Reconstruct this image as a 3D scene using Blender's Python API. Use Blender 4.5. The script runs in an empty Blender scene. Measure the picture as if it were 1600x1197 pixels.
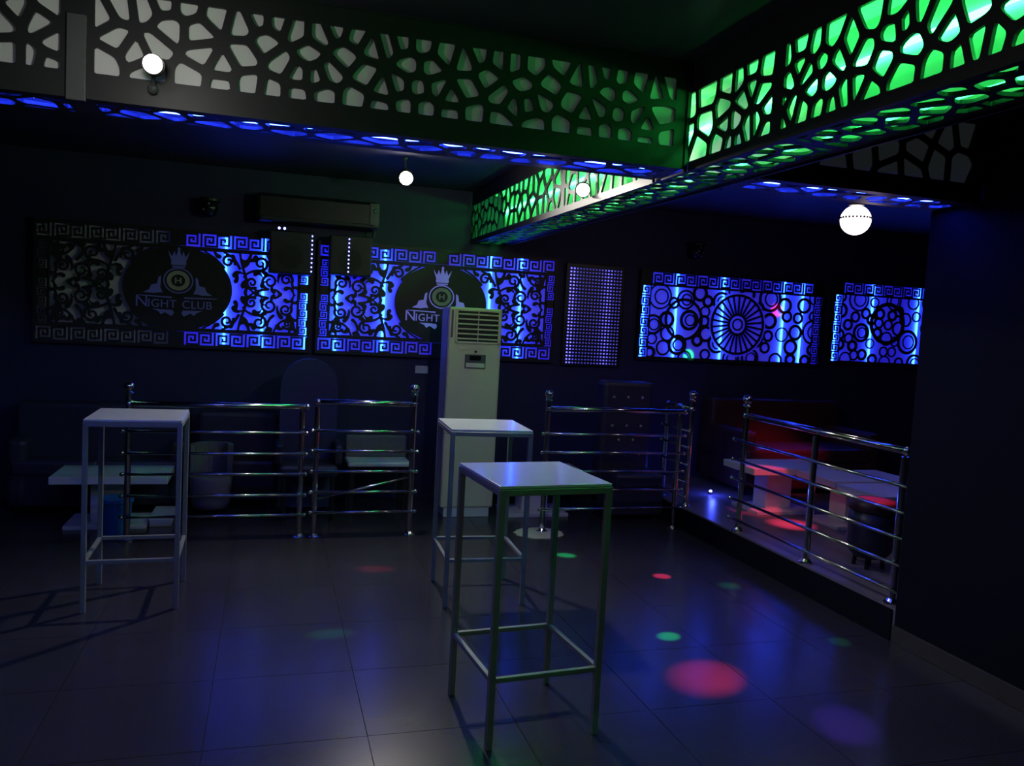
import bpy, bmesh, math, random
import numpy as np
from mathutils import Vector, Matrix

# ------------------------------------------------------------------ camera
SC = bpy.context.scene
COL = SC.collection
F_PX, YAW, PITCH, ROLL, CAM_H = 1275.4, 0.2908, 0.0730, 0.0541, 1.674
def _cam():
    cy, sy, cp, sp = math.cos(YAW), math.sin(YAW), math.cos(PITCH), math.sin(PITCH)
    f = Vector((sy*cp, cy*cp, -sp)); r = Vector((cy, -sy, 0)); u = r.cross(f)
    c, s = math.cos(ROLL), math.sin(ROLL)
    r2 = c*r + s*u; u2 = -s*r + c*u
    cd = bpy.data.cameras.new('camera'); cd.sensor_fit = 'HORIZONTAL'; cd.sensor_width = 36
    cd.lens = F_PX/1600*36; cd.clip_start = .02
    o = bpy.data.objects.new('camera', cd); COL.objects.link(o)
    m = Matrix(((r2.x, u2.x, -f.x, 0), (r2.y, u2.y, -f.y, 0), (r2.z, u2.z, -f.z, CAM_H), (0, 0, 0, 1)))
    o.matrix_world = m
    SC.camera = o
_cam()
# ------------------------------------------------------------------ world, exposure
w = bpy.data.worlds.new('night'); SC.world = w; w.use_nodes = True
w.node_tree.nodes['Background'].inputs[0].default_value = (.004, .005, .02, 1)
w.node_tree.nodes['Background'].inputs[1].default_value = 1.0
SC.view_settings.view_transform = 'Standard'; SC.view_settings.look = 'None'
SC.view_settings.gamma = 1; SC.view_settings.use_curve_mapping = False
SC.view_settings.exposure = 0.0

def lamp(kind, name, loc, power, color, size=.05, target=None, spot=None, blend=.3):
    d = bpy.data.lights.new(name, kind); d.energy = power; d.color = color
    if kind in ('POINT', 'SPOT'): d.shadow_soft_size = size
    if kind == 'AREA': d.shape = 'DISK'; d.size = size
    if spot: d.spot_size = spot; d.spot_blend = blend
    o = bpy.data.objects.new(name, d); COL.objects.link(o); o.location = loc
    if target is not None:
        o.rotation_euler = (Vector(target) - Vector(loc)).to_track_quat('-Z', 'Y').to_euler()
    return o
WARM = (1, .94, .84)
# added fill lamp in the coffer above the photographer, off-frame, its ring built below
lamp('AREA', 'coffer_fill', (-.9, 1.2, 2.835), 6, (.92, .96, 1), .16, (-.9, 1.2, 0))
FLOOD = (.93, 6.12, 2.70)
lamp('POINT', 'flood_spill', FLOOD, 7.5, WARM, .04)
lamp('SPOT', 'flood_light', (FLOOD[0]-.01, FLOOD[1]-.03, FLOOD[2]-.01), 125, WARM, .04, (.6, 3.2, .3), math.radians(130), .8)

# ------------------------------------------------------------------ materials
MATS = {}
def mat(name, col=(.5,.5,.5), rough=.5, metal=0, noise=0, scale=8, emit=None, strength=0, spec=.5, bump=0, rough_var=0, world=False):
    if name in MATS: return MATS[name]
    m = bpy.data.materials.new(name); m.use_nodes = True; nt = m.node_tree
    b = nt.nodes['Principled BSDF']
    b.inputs['Base Color'].default_value = (*col, 1); b.inputs['Roughness'].default_value = rough
    b.inputs['Metallic'].default_value = metal; b.inputs['Specular IOR Level'].default_value = spec
    tc = nt.nodes.new('ShaderNodeTexCoord'); nz = nt.nodes.new('ShaderNodeTexNoise')
    nz.inputs['Scale'].default_value = scale; nz.inputs['Detail'].default_value = 5
    nt.links.new(nt.nodes.new('ShaderNodeNewGeometry').outputs['Position'] if world else tc.outputs['Object'], nz.inputs['Vector'])
    if noise:
        mr = nt.nodes.new('ShaderNodeMapRange'); mr.inputs[3].default_value = 1-noise; mr.inputs[4].default_value = 1+noise
        nt.links.new(nz.outputs['Fac'], mr.inputs[0])
        mx = nt.nodes.new('ShaderNodeMix'); mx.data_type = 'RGBA'; mx.blend_type = 'MULTIPLY'
        mx.inputs[0].default_value = 1; mx.inputs[6].default_value = (*col, 1)
        nt.links.new(mr.outputs[0], mx.inputs[7]); nt.links.new(mx.outputs[2], b.inputs['Base Color'])
    if rough_var:
        mr = nt.nodes.new('ShaderNodeMapRange'); mr.inputs[3].default_value = rough-rough_var; mr.inputs[4].default_value = rough+rough_var
        nt.links.new(nz.outputs['Fac'], mr.inputs[0]); nt.links.new(mr.outputs[0], b.inputs['Roughness'])
    if bump:
        bp = nt.nodes.new('ShaderNodeBump'); bp.inputs['Strength'].default_value = bump; bp.inputs['Distance'].default_value = .01
        nt.links.new(nz.outputs['Fac'], bp.inputs['Height']); nt.links.new(bp.outputs[0], b.inputs['Normal'])
    if emit:
        b.inputs['Emission Color'].default_value = (*emit, 1); b.inputs['Emission Strength'].default_value = strength
    MATS[name] = m
    return m
M = dict(
 tile=mat('dark_floor_tile', (.034,.032,.044), .24, noise=.25, scale=1.7, rough_var=.05, world=True),
 grout=mat('grout', (.02,.02,.024), .9, noise=.3),
 platform=mat('platform_tile', (.16,.145,.19), .35, noise=.3, scale=4),
 wall=mat('dark_wall_paint', (.022,.022,.085), .6, noise=.25, scale=3, bump=.05),
 wallr=mat('black_wall_paint', (.005,.006,.014), .85, noise=.3, scale=3, spec=.1),
 ceil=mat('dark_ceiling_paint', (.03,.03,.05), .55, noise=.3, scale=2),
 plinth=mat('grey_skirting', (.04,.04,.042), .5, noise=.3),
 lattice=mat('black_laser_cut_board', (.017,.017,.020), .5, noise=.2, scale=20),
 lit_acrylic=mat('backlit_white_acrylic', (.75,.75,.75), .6, noise=.05, scale=4, emit=(.022,.004,1), strength=.5),
 lit_acrylic_low=mat('dim_backlit_acrylic', (.7,.7,.7), .6, noise=.05, scale=4, emit=(.02,.004,1), strength=.34),
 fill_glow_board=mat('white_board_fill_glow', (.75,.75,.75), .7, noise=.06, scale=4, emit=(.8,.95,1), strength=.008),  # faint glow added to the board to stand for white light falling on it
 white_board=mat('white_backing_board', (.75,.75,.75), .7, noise=.06, scale=4),
 plate=mat('grey_joint_plate', (.09,.09,.10), .4, noise=.2),
 led_green=mat('green_led', (.1,.4,.15), .5, emit=(.03,1,.14), strength=28),
 led_green_low=mat('soft_green_led', (.1,.4,.15), .5, emit=(.03,1,.15), strength=11),
 led_blue=mat('blue_led', (.1,.1,.4), .5, emit=(.016,.04,1), strength=105),
 led_bluep=mat('panel_blue_led', (.1,.1,.4), .5, emit=(.010,.055,1), strength=30),
 led_dim=mat('dim_blue_led', (.1,.1,.4), .5, emit=(.02,.03,1), strength=5),
 acrylic=mat('white_acrylic_letters', (.6,.6,.75), .3, emit=(.14,.11,.85), strength=.35),
 acrylic_dim=mat('darkened_acrylic_letters', (.22,.22,.28), .3, emit=(.02,.02,.3), strength=.12),  # same letters with the base darkened, so they look less lit
 emblem=mat('grey_emblem_plastic', (.45,.42,.38), .4),
 black=mat('black_plastic', (.012,.012,.014), .4, noise=.2),
 steel_grey=mat('grey_painted_steel', (.26,.27,.28), .38, metal=.3, noise=.15, scale=15),
 top=mat('white_gloss_tabletop', (.62,.63,.70), .13, noise=.06, scale=10, spec=.8),
 chrome=mat('stainless_steel', (.72,.72,.74), .16, metal=1, noise=.05),
 ac=mat('cream_plastic', (.68,.60,.46), .4, noise=.05),
 ac_dark=mat('dark_vent', (.01,.01,.012), .6),
 screen=mat('dark_screen', (.01,.01,.012), .15),
 label=mat('pale_label', (.7,.68,.6), .5),
 white=mat('white_lacquer', (.68,.67,.70), .35, noise=.05),
 bluep=mat('blue_plastic', (.01,.12,.42), .35, noise=.1),
 leather=mat('dark_leather', (.032,.030,.060), .42, noise=.3, scale=25, bump=.15),
 redleather=mat('dark_maroon_upholstery', (.05,.018,.022), .5, noise=.3, scale=25, bump=.1),
 button=mat('pale_button', (.45,.43,.45), .25, metal=.5),
 greyfab=mat('grey_upholstery', (.16,.15,.17), .8, noise=.2, scale=30),
 lampglow=mat('lamp_lens', (.9,.9,.85), .3, emit=(1,.96,.86), strength=40),
 balllow=mat('lit_party_ball', (.9,.8,.9), .2, emit=(1,.85,.82), strength=4.5),
 patch_fab=mat('pale_patch', (.42,.40,.36), .9, noise=.2, scale=40, bump=.2),
)

# ------------------------------------------------------------------ mesh helpers
OFF = {}
def link(o, parent=None):
    COL.objects.link(o)
    if parent is not None: o.parent = parent
    return o
def tag(o, label=None, cat=None, group=None, kind=None):
    if label: o['label'] = label
    if cat: o['category'] = cat
    if group: o['group'] = group
    if kind: o['kind'] = kind
    return o
def thing(name, label, cat, loc=(0,0,0), group=None, rotz=0, kind=None):
    o = bpy.data.objects.new(name, None); o.empty_display_size = .1; o.location = loc; o.rotation_euler = (0,0,rotz)
    link(o); OFF[o.name] = Vector(loc); tag(o, label, cat, group, kind)
    return o
class MB:
    def __init__(s): s.bm = bmesh.new()
    def box(s, c, d, bevel=0, rz=0, rot=None, seg=2):
        r = bmesh.ops.create_cube(s.bm, size=1); vs = r['verts']
        bmesh.ops.scale(s.bm, vec=d, verts=vs)
        if bevel:
            es = list({e for v in vs for e in v.link_edges})
            g = bmesh.ops.bevel(s.bm, geom=es, offset=bevel, segments=seg, affect='EDGES', profile=.5)
            vs = list({v for f in g['faces'] for v in f.verts} | {v for v in vs if v.is_valid})
        m = rot.to_4x4() if rot is not None else Matrix.Rotation(rz, 4, 'Z')
        bmesh.ops.transform(s.bm, matrix=Matrix.Translation(c) @ m, verts=vs)
        return s
    def b2(s, lo, hi, bevel=0):
        lo, hi = Vector(lo), Vector(hi); return s.box((lo+hi)/2, hi-lo, bevel)
    def tube(s, p, q, r, n=12, r2=None):
        p, q = Vector(p), Vector(q); d = q-p
        g = bmesh.ops.create_cone(s.bm, cap_ends=True, segments=n, radius1=r, radius2=r if r2 is None else r2, depth=d.length)
        bmesh.ops.transform(s.bm, matrix=Matrix.Translation((p+q)/2) @ d.to_track_quat('Z','Y').to_matrix().to_4x4(), verts=g['verts'])
        return s
    def ball(s, c, r, u=14, v=9, sc=(1,1,1)):
        g = bmesh.ops.create_uvsphere(s.bm, u_segments=u, v_segments=v, radius=r)
        bmesh.ops.scale(s.bm, vec=sc, verts=g['verts'])
        bmesh.ops.translate(s.bm, vec=c, verts=g['verts']); return s
    def lathe(s, prof, c=(0,0,0), n=24):
        rings = [[s.bm.verts.new((c[0]+r*math.cos(2*math.pi*i/n), c[1]+r*math.sin(2*math.pi*i/n), c[2]+z)) for i in range(n)] for r, z in prof]
        for a, b in zip(rings, rings[1:]):
            for i in range(n): s.bm.faces.new((a[i], a[(i+1)%n], b[(i+1)%n], b[i]))
        s.bm.faces.new(rings[-1]); s.bm.faces.new(rings[0][::-1]); return s
    def prism(s, pts, O, eu, ev, en, t):
        """flat outline pts(u,v) set at O, from en*0 to en*t"""
        O, eu, ev, en = Vector(O), Vector(eu), Vector(ev), Vector(en)
        a = [s.bm.verts.new(O+eu*u+ev*v) for u, v in pts]; b = [s.bm.verts.new(O+eu*u+ev*v+en*t) for u, v in pts]
        s.bm.faces.new(b); s.bm.faces.new(a[::-1]); n = len(pts)
        for i in range(n): s.bm.faces.new((a[i], a[(i+1)%n], b[(i+1)%n], b[i]))
        return s
    def build(s, name, m, parent=None, smooth=False, world=True):
        me = bpy.data.meshes.new(name)
        bmesh.ops.recalc_face_normals(s.bm, faces=s.bm.faces[:])
        if parent is not None and world and parent.name in OFF:
            bmesh.ops.translate(s.bm, vec=-OFF[parent.name], verts=s.bm.verts[:])
        s.bm.to_mesh(me); s.bm.free()
        if smooth:
            for p in me.polygons: p.use_smooth = True
        me.materials.append(m)
        o = bpy.data.objects.new(name, me); link(o, parent)
        if parent is not None and parent.name in OFF: OFF[o.name] = OFF[parent.name].copy()
        return o
def raw(name, verts, faces, m, parent=None):
    off = OFF[parent.name] if parent is not None and parent.name in OFF else Vector((0,0,0))
    me = bpy.data.meshes.new(name)
    me.from_pydata([(v[0]-off.x, v[1]-off.y, v[2]-off.z) for v in verts], [], faces); me.materials.append(m)
    o = bpy.data.objects.new(name, me); link(o, parent); OFF[o.name] = off.copy(); return o
def copy_tree(o, parent=None):
    c = o.copy(); COL.objects.link(c); c.parent = parent
    for ch in list(o.children): copy_tree(ch, c)
    return c

# plate with holes: f>0 is board. Marching squares over a grid, board runs merged row by row
def sdf_plate(F, us, vs, O, eu, ev, en, t):
    O, eu, ev, en = (np.array(x, float) for x in (O, eu, ev, en))
    nu, nv = F.shape
    P = np.full((nu+2, nv+2), -1e-3); P[1:-1, 1:-1] = F
    U = np.concatenate([[us[0]], us, [us[-1]]]); V = np.concatenate([[vs[0]], vs, [vs[-1]]])
    ins = P > 0
    cnt = ins[:-1,:-1].astype(int)+ins[1:,:-1]+ins[1:,1:]+ins[:-1,1:]
    verts, faces = [], []
    def add(pts2):
        i = len(verts); verts.extend(pts2); return i
    en_t = -en*t
    def w(u, v, d): return tuple(O+eu*u+ev*v+(en_t if d else 0))
    full = cnt == 4
    for j in range(nv+1):
        i = 0; col = full[:, j]
        while i <= nu:
            if col[i]:
                k = i
                while k+1 <= nu and col[k+1]: k += 1
                b = add([w(U[i],V[j],0), w(U[k+1],V[j],0), w(U[k+1],V[j+1],0), w(U[i],V[j+1],0)])
                faces.append((b,b+1,b+2,b+3)); i = k+1
            else: i += 1
    mi, mj = np.nonzero((cnt > 0) & (cnt < 4))
    for i, j in zip(mi.tolist(), mj.tolist()):
        c = [(i,j),(i+1,j),(i+1,j+1),(i,j+1)]; pts = []; cut = []
        for a in range(4):
            p, q = c[a], c[(a+1)%4]; fp, fq = P[p], P[q]
            if fp > 0: pts.append((U[p[0]], V[p[1]]))
            if (fp > 0) != (fq > 0):
                s = fp/(fp-fq); pts.append((U[p[0]]+(U[q[0]]-U[p[0]])*s, V[p[1]]+(V[q[1]]-V[p[1]])*s)); cut.append((pts[-1], fp > 0))
        if len(pts) < 3: continue
        b = add([w(u,v,0) for u, v in pts]); faces.append(tuple(range(b, b+len(pts))))
        for a in range(len(cut)):
            (p, out), (q, out2) = cut[a], cut[(a+1)%len(cut)]
            if out and not out2:
                b = add([w(*p,0), w(*q,0), w(*q,1), w(*p,1)]); faces.append((b,b+1,b+2,b+3))
    return verts, faces

def dart(rng, u0, u1, v0, v1, d, n=4000, pts=()):
    pts = list(pts)
    for _ in range(n):
        p = (rng.uniform(u0,u1), rng.uniform(v0,v1))
        if all((p[0]-q[0])**2+(p[1]-q[1])**2 > d*d for q in pts): pts.append(p)
    return pts
def voronoi_plate(seeds, u0, u1, v0, v1, hu0, hu1, hv0, hv1, strut, O, eu, ev, en, t=.012, step=.009, k=.004):
    nu = max(2, int(round((u1-u0)/step))); nv = max(2, int(round((v1-v0)/step)))
    us = np.linspace(u0,u1,nu+1); vs = np.linspace(v0,v1,nv+1)
    UU, VV = np.meshgrid(us, vs, indexing='ij'); S = np.array(seeds, float)
    D2 = (UU[...,None]-S[:,0])**2+(VV[...,None]-S[:,1])**2
    near = D2.argmin(-1); d1 = np.take_along_axis(D2, near[...,None], -1)
    sep = np.hypot(S[near][...,0,None]-S[:,0], S[near][...,1,None]-S[:,1])
    bis = np.where(sep > 1e-6, (D2-d1)/(2*np.maximum(sep,1e-6)), 9)
    bm_ = bis.min(-1); d = bm_-k*np.log(np.exp(-(bis-bm_[...,None])/k).sum(-1))
    brd = np.minimum(np.minimum(UU-hu0, hu1-UU), np.minimum(VV-hv0, hv1-VV))
    F = np.maximum(strut/2-d, -brd)
    return sdf_plate(F, us, vs, O, eu, ev, en, t)
def lattice_part(name, parent, *a, **k):
    v, f = voronoi_plate(*a, **k); return raw(name, v, f, M['lattice'], parent)

# ------------------------------------------------------------------ the setting
CEIL = 2.87; XL, XR, YB, YF = -2.9, 3.42, 7.5, -1.8; PLAT = .19; XALC = 8.2
tag(MB().b2((XL,YF,-.1),(XR,YB,-.004)).build('floor', M['grout']), kind='structure', label='dark tiled dance floor')
fl = bpy.data.objects['floor']
T = .62; J0 = .423
proto = None
nx0 = math.floor((XL-J0)/T); 
for i in range(nx0, 6):
    for j in range(0, 13):
        x0 = J0+i*T; x1 = x0+T; y0 = -.56+j*T; y1 = y0+T
        x0c, x1c, y1c = max(x0, XL), min(x1, XR), min(y1, YB)
        if x1c-x0c < .05 or y1c-y0 < .05: continue
        if x1c-x0c > T-.001 and y1c-y0 > T-.001:
            if proto is None:
                m_ = MB(); m_.box((0,0,-.006),(T-.003,T-.003,.012)); proto = m_.build('tile', M['tile'], fl, world=False); o = proto
            else: o = proto.copy(); COL.objects.link(o)
            o.location = ((x0+x1)/2, (y0+y1)/2, 0)
        else:
            m_ = MB(); m_.box((0,0,-.006),(x1c-x0c-.003,y1c-y0-.003,.012))
            o = m_.build('tile', M['tile'], fl, world=False); o.location = ((x0c+x1c)/2, (y0+y1c)/2, 0)
tag(MB().b2((XR,3.67,-.1),(XALC,YB,PLAT)).build('floor_platform', M['platform']), kind='structure', label='raised seating platform along the right')
tag(MB().b2((XL-.2,YF-.2,CEIL),(XALC+.2,YB+.2,CEIL+.1)).build('ceiling', M['ceil']), kind='structure')
tag(MB().b2((XL-.2,YB,-.1),(XALC+.2,YB+.15,CEIL)).build('wall_back', M['wall']), kind='structure')
tag(MB().b2((XL-.15,YF,-.1),(XL,YB,CEIL)).build('wall_left', M['wallr']), kind='structure')
tag(MB().b2((XR,YF,-.1),(XR+.2,3.67,CEIL)).build('wall_right', M['wallr']), kind='structure')
tag(MB().b2((XALC,3.2,-.1),(XALC+.15,YB,CEIL)).build('wall_alcove', M['wallr']), kind='structure')
tag(MB().b2((XR+.2,3.5,-.1),(XALC,3.67,CEIL)).build('wall_partition', M['wallr']), kind='structure')
tag(MB().b2((XL,YF-.15,-.1),(XR+.2,YF,CEIL)).build('wall_front', M['wallr']), kind='structure')
tag(MB().b2((XR-.014,YF,0),(XR-.001,3.668,.097), .002).build('baseboard_right', M['plinth']), kind='structure')
tag(MB().b2((XR-.010,3.69,.0),(XR-.001,YB-.01,PLAT-.012)).build('baseboard_platform', M['wallr']), kind='structure')

# ------------------------------------------------------------------ lattice ceiling beams
ZB, ZT = 2.40, 2.86
SA = [(-0.93,2.64),(-0.89,2.68),(-0.82,2.65),(-0.78,2.72),(-0.77,2.58),(-0.91,2.52),(-0.84,2.52),(-0.79,2.51),(-0.62,2.7),(-0.55,2.74),(-0.48,2.75),(-0.57,2.63),(-0.61,2.54),(-0.5,2.59),(-0.44,2.62),(-0.39,2.69),(-0.46,2.52),(-0.31,2.52),(-0.29,2.69),(-0.27,2.61),(-0.41,2.78),(-0.33,2.78),(-0.23,2.76),(-0.14,2.74),(-0.08,2.77),(-0.01,2.77),(0.06,2.75),(0.15,2.75),(0.21,2.78),(-0.21,2.58),(-0.13,2.63),(-0.05,2.69),(0.01,2.62),(0.11,2.67),(0.07,2.59),(0.14,2.59),(0.19,2.61),(0.25,2.68),(-0.21,2.51),(-0.11,2.52),(-0.02,2.51),(0.07,2.51),(0.17,2.52),(0.29,2.76),(0.35,2.73),(0.41,2.75),(0.47,2.77),(0.55,2.77),(0.65,2.75),(0.73,2.73),(0.79,2.76),(0.87,2.75),(0.94,2.75),(0.33,2.62),(0.5,2.68),(0.59,2.68),(0.83,2.68),(0.74,2.62),(0.62,2.61),(0.68,2.58),(0.4,2.58),(0.46,2.6),(0.54,2.6),(0.29,2.52),(0.39,2.5),(0.49,2.52),(0.57,2.52),(0.68,2.51),(0.77,2.52),(0.89,2.51),(0.89,2.61),(0.94,2.58),(0.98,2.67),(1.02,2.75),(1.1,2.68),(1.22,2.74),(1.29,2.75),(1.35,2.77),(1.42,2.76),(1.51,2.75),(1.6,2.73),(1.65,2.75),(1.01,2.59),(1.07,2.61),(1.04,2.51),(1.2,2.62),(1.27,2.58),(1.33,2.61),(1.37,2.68),(1.46,2.68),(1.42,2.6),(1.5,2.6),(1.55,2.57),(1.62,2.62),(1.16,2.52),(1.27,2.51),(1.36,2.52),(1.45,2.52),(1.55,2.5),(1.65,2.52),(1.16,2.77)]
SB = [(3.04,2.69),(2.96,2.69),(2.87,2.71),(2.77,2.69),(3.07,2.61),(2.92,2.61),(2.87,2.64),(2.79,2.6),(2.75,2.53),(3.05,2.53),(2.97,2.53),(2.88,2.48),(2.81,2.49),(2.76,2.46),(3.08,2.47),(3.01,2.45),(2.94,2.45),(2.65,2.68),(2.56,2.7),(2.48,2.68),(2.63,2.6),(2.56,2.64),(2.51,2.6),(2.44,2.62),(2.48,2.54),(2.4,2.54),(2.66,2.53),(2.6,2.49),(2.65,2.46),(2.53,2.47),(2.44,2.46),(2.37,2.45),(2.31,2.47),(2.35,2.6),(2.3,2.63),(2.25,2.48),(2.2,2.45),(2.23,2.58),(2.2,2.69),(2.1,2.68),(2.11,2.61),(2.06,2.62),(2.0,2.63),(1.94,2.6),(2.14,2.53),(2.03,2.55),(2.06,2.47),(1.88,2.54),(1.81,2.57),(1.92,2.46),(1.85,2.46),(1.79,2.48),(1.72,2.47),(1.67,2.52),(1.65,2.45),(2.4,2.68)]
rng = random.Random(5)
EX, EY, EZ = (1,0,0), (0,1,0), (0,0,1)
YA0, YA1 = 3.346, 3.66; XB0, XB1 = 1.762, 2.10
def led_tube(parent, p, q, m, r=.012, name='led_strip'):
    return MB().tube(p, q, r, 10).build(name, m, parent)
def beamA(x0, x1, label, splits, seed):
    t = thing('lattice_beam', label, 'ceiling beam', ((x0+x1)/2, YA0, ZB))
    r = random.Random(seed)
    for a, b in zip([x0]+splits, splits+[x1]):
        S = [s for s in SA if a-.1 < s[0] < b+.1]
        S = dart(r, a-.05, b+.05, 2.50, 2.78, .105, 1500, S) if b < 1.9 and a < -.8 or a > 1.8 else S
        lattice_part('lattice_panel', t, S, a, b, ZB, ZT, a+.055, b-.055, 2.494, 2.79, .030, (0,YA0,0), EX, EZ, (0,-1,0))
        S2 = dart(r, a, b, YA0, YA1, .11, 1200)
        lattice_part('soffit_panel', t, S2, a, b, YA0+.012, YA1-.012, a+.05, b-.05, YA0+.06, YA1-.06, .03, (0,0,ZB), EX, EY, (0,0,-1), step=.012)
        S3 = dart(r, a, b, 2.48, 2.78, .10, 1200)
        lattice_part('back_lattice_panel', t, S3, a, b, ZB, ZT, a+.055, b-.055, 2.494, 2.79, .03, (0,YA1,0), EX, EZ, (0,1,0), step=.012)
    MB().b2((x0,YA0+.016,ZB+.09),(x1,YA0+.024,ZT)).build('backing_board', M['fill_glow_board'], t)
    MB().b2((x0,YA1-.063,ZB+.09),(x1,YA1-.055,ZT)).build('backing_board', M['white_board'], t)
    MB().b2((x0,YA0+.014,ZB+.080),(x1,YA1-.014,ZB+.088)).build('inner_shelf', M['white_board'], t)
    led_tube(t, (x0+.02,YA0+.15,ZB+.022), (x1-.02,YA0+.15,ZB+.022), M['led_blue'], .008)
    MB().b2((x0,YA0-.004,ZT),(x1,YA1+.004,CEIL)).build('top_rail', M['lattice'], t)
    return t
ta = beamA(XL+.005, XB0-.02, 'long black lattice ceiling beam with pale backing crossing the upper left', [-.695], 1)
for xd in (-.695,):
    MB().b2((xd-.032,YA0-.016,ZB-.012),(xd+.032,YA0-.002,2.69), .002).build('joint_plate', M['plate'], ta)
tb = beamA(XB1+.02, XR-.005, 'short dim lattice ceiling beam beside the right wall above glowing ball', [], 7)
# beam B, running from the back wall towards the viewer
B0, B1 = -.9, YB-.01
t = thing('lattice_beam', 'long green-lit lattice ceiling beam running to the back wall', 'ceiling beam', (XB0, (B0+B1)/2, ZB))
spl = [.24, 2.68, 4.99]
for a, b in zip([B0]+spl, spl+[B1]):
    S = [s for s in SB if a-.1 < s[0] < b+.1]
    S = dart(rng, a-.05, b+.05, 2.45, 2.74, .105, 2500, S)
    lo, hi = a+.03, b-.03
    lattice_part('lattice_panel', t, S, a, b, ZB-.01, ZT, lo, hi, 2.432, 2.735, .026, (XB0,0,0), EY, EZ, (-1,0,0))
    S2 = dart(rng, a, b, XB0, XB1, .085, 2000)
    lattice_part('soffit_panel', t, S2, a, b, XB0+.012, XB1-.012, a+.03, b-.03, XB0+.05, XB1-.05, .024, (0,0,ZB), EY, EX, (0,0,-1), step=.01)
    S3 = dart(rng, a, b, 2.45, 2.74, .10, 1500)
    lattice_part('back_lattice_panel', t, S3, a, b, ZB-.01, ZT, lo, hi, 2.432, 2.735, .03, (XB1,0,0), EY, EZ, (1,0,0), step=.012)
MB().b2((XB1-.036,B0,ZB+.03),(XB1-.028,B1,ZT)).build('backing_board', M['white_board'], t)
MB().b2((XB0-.004,B0,ZT),(XB1+.004,B1,CEIL)).build('top_rail', M['lattice'], t)
MB().b2((XB0+.02,B0,ZT-.012),(XB1-.037,B1,ZT-.002)).build('inner_lid', M['white_board'], t)
led_tube(t, (XB1-.055,B0+.05,2.695), (XB1-.055,YA0-.01,2.695), M['led_green'], .012)
led_tube(t, (XB1-.055,YA0+.33,2.695), (XB1-.055,B1-.05,2.695), M['led_green'], .012)
led_tube(t, (XB0+.20,B0+.05,ZB+.022), (XB0+.20,YA0-.01,ZB+.022), M['led_green_low'], .006)
led_tube(t, (XB0+.20,YA0+.33,ZB+.022), (XB0+.20,B1-.05,ZB+.022), M['led_green_low'], .006)
# junction block where the two beams cross
for (x, y) in ((XB0-.012, YA0-.0), (XB1+.012, YA0), (XB0-.012, YA1), (XB1+.012, YA1)):
    MB().b2((x-.008,y-.008,ZB-.012),(x+.008,y+.008,ZT)).build('corner_post', M['lattice'], t)

# ------------------------------------------------------------------ backlit lattice panels on the back wall
YP = 7.44      # front plane of the panels
KEY = ["#######.","#.....#.","#.###.#.","#.#.#.#.","#.#...#.","#.#####.","#......."]
def key_band(parent, u0, u1, v0, v1, O, eu, ev, en, along='u', flip0=0, t=.008):
    """dark strip with meander openings between (u0,v0) and (u1,v1)"""
    L, Wd = (u1-u0, v1-v0) if along == 'u' else (v1-v0, u1-u0)
    c = Wd/7; n = max(1, int(round((L)/(c*8)))); cl = L/(8*n)
    verts, faces = [], []
    O, eu, ev, en = Vector(O), Vector(eu), Vector(ev), Vector(en)
    def rect(a0, a1, b0, b1):
        if along == 'u': q = [(u0+a0,v0+b0),(u0+a1,v0+b0),(u0+a1,v0+b1),(u0+a0,v0+b1)]
        else: q = [(u0+b0,v0+a0),(u0+b0,v0+a1),(u0+b1,v0+a1),(u0+b1,v0+a0)]
        i = len(verts)
        for u, v in q: verts.append(tuple(O+eu*u+ev*v))
        for u, v in q: verts.append(tuple(O+eu*u+ev*v-en*t))
        faces.append((i,i+1,i+2,i+3))
        for k in range(4): faces.append((i+k, i+4+k, i+4+(k+1)%4, i+(k+1)%4))
    for k in range(n):
        fl_ = (k+flip0) % 2
        for r in range(7):
            row = KEY[6-r] if not fl_ else KEY[r]
            if fl_: row = row[:7][::-1]+'.'
            x = 0
            while x < 8:
                if row[x] == '.':
                    e = x
                    while e+1 < 8 and row[e+1] == '.': e += 1
                    rect((k*8+x)*cl, (k*8+e+1)*cl, r*c, (r+1)*c); x = e+1
                else: x += 1
    return raw('greek_key_border', verts, faces, M['lattice'], parent)

def seg_dist(UU, VV, pl, D, w0, w1=None):
    """D = min(D, distance to polyline - half width)"""
    w1 = w0 if w1 is None else w1
    n = len(pl)-1
    for i in range(n):
        (ax, ay), (bx, by) = pl[i], pl[i+1]
        ww = w0+(w1-w0)*(i+.5)/n; dx, dy = bx-ax, by-ay; L2 = dx*dx+dy*dy+1e-12
        tt = np.clip(((UU-ax)*dx+(VV-ay)*dy)/L2, 0, 1)
        np.minimum(D, np.hypot(UU-ax-tt*dx, VV-ay-tt*dy)-ww, out=D)
def spiral(cx, cy, r0, r1, a0, turns, n=26):
    return [(cx+(r0+(r1-r0)*i/n)*math.cos(a0+turns*2*math.pi*i/n), cy+(r0+(r1-r0)*i/n)*math.sin(a0+turns*2*math.pi*i/n)) for i in range(n+1)]
def bez(p0, p1, p2, p3, n=14):
    o = []
    for i in range(n+1):
        s = i/n; a = (1-s)**3; b = 3*s*(1-s)**2; c = 3*s*s*(1-s); d = s**3
        o.append((a*p0[0]+b*p1[0]+c*p2[0]+d*p3[0], a*p0[1]+b*p1[1]+c*p2[1]+d*p3[1]))
    return o
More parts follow.
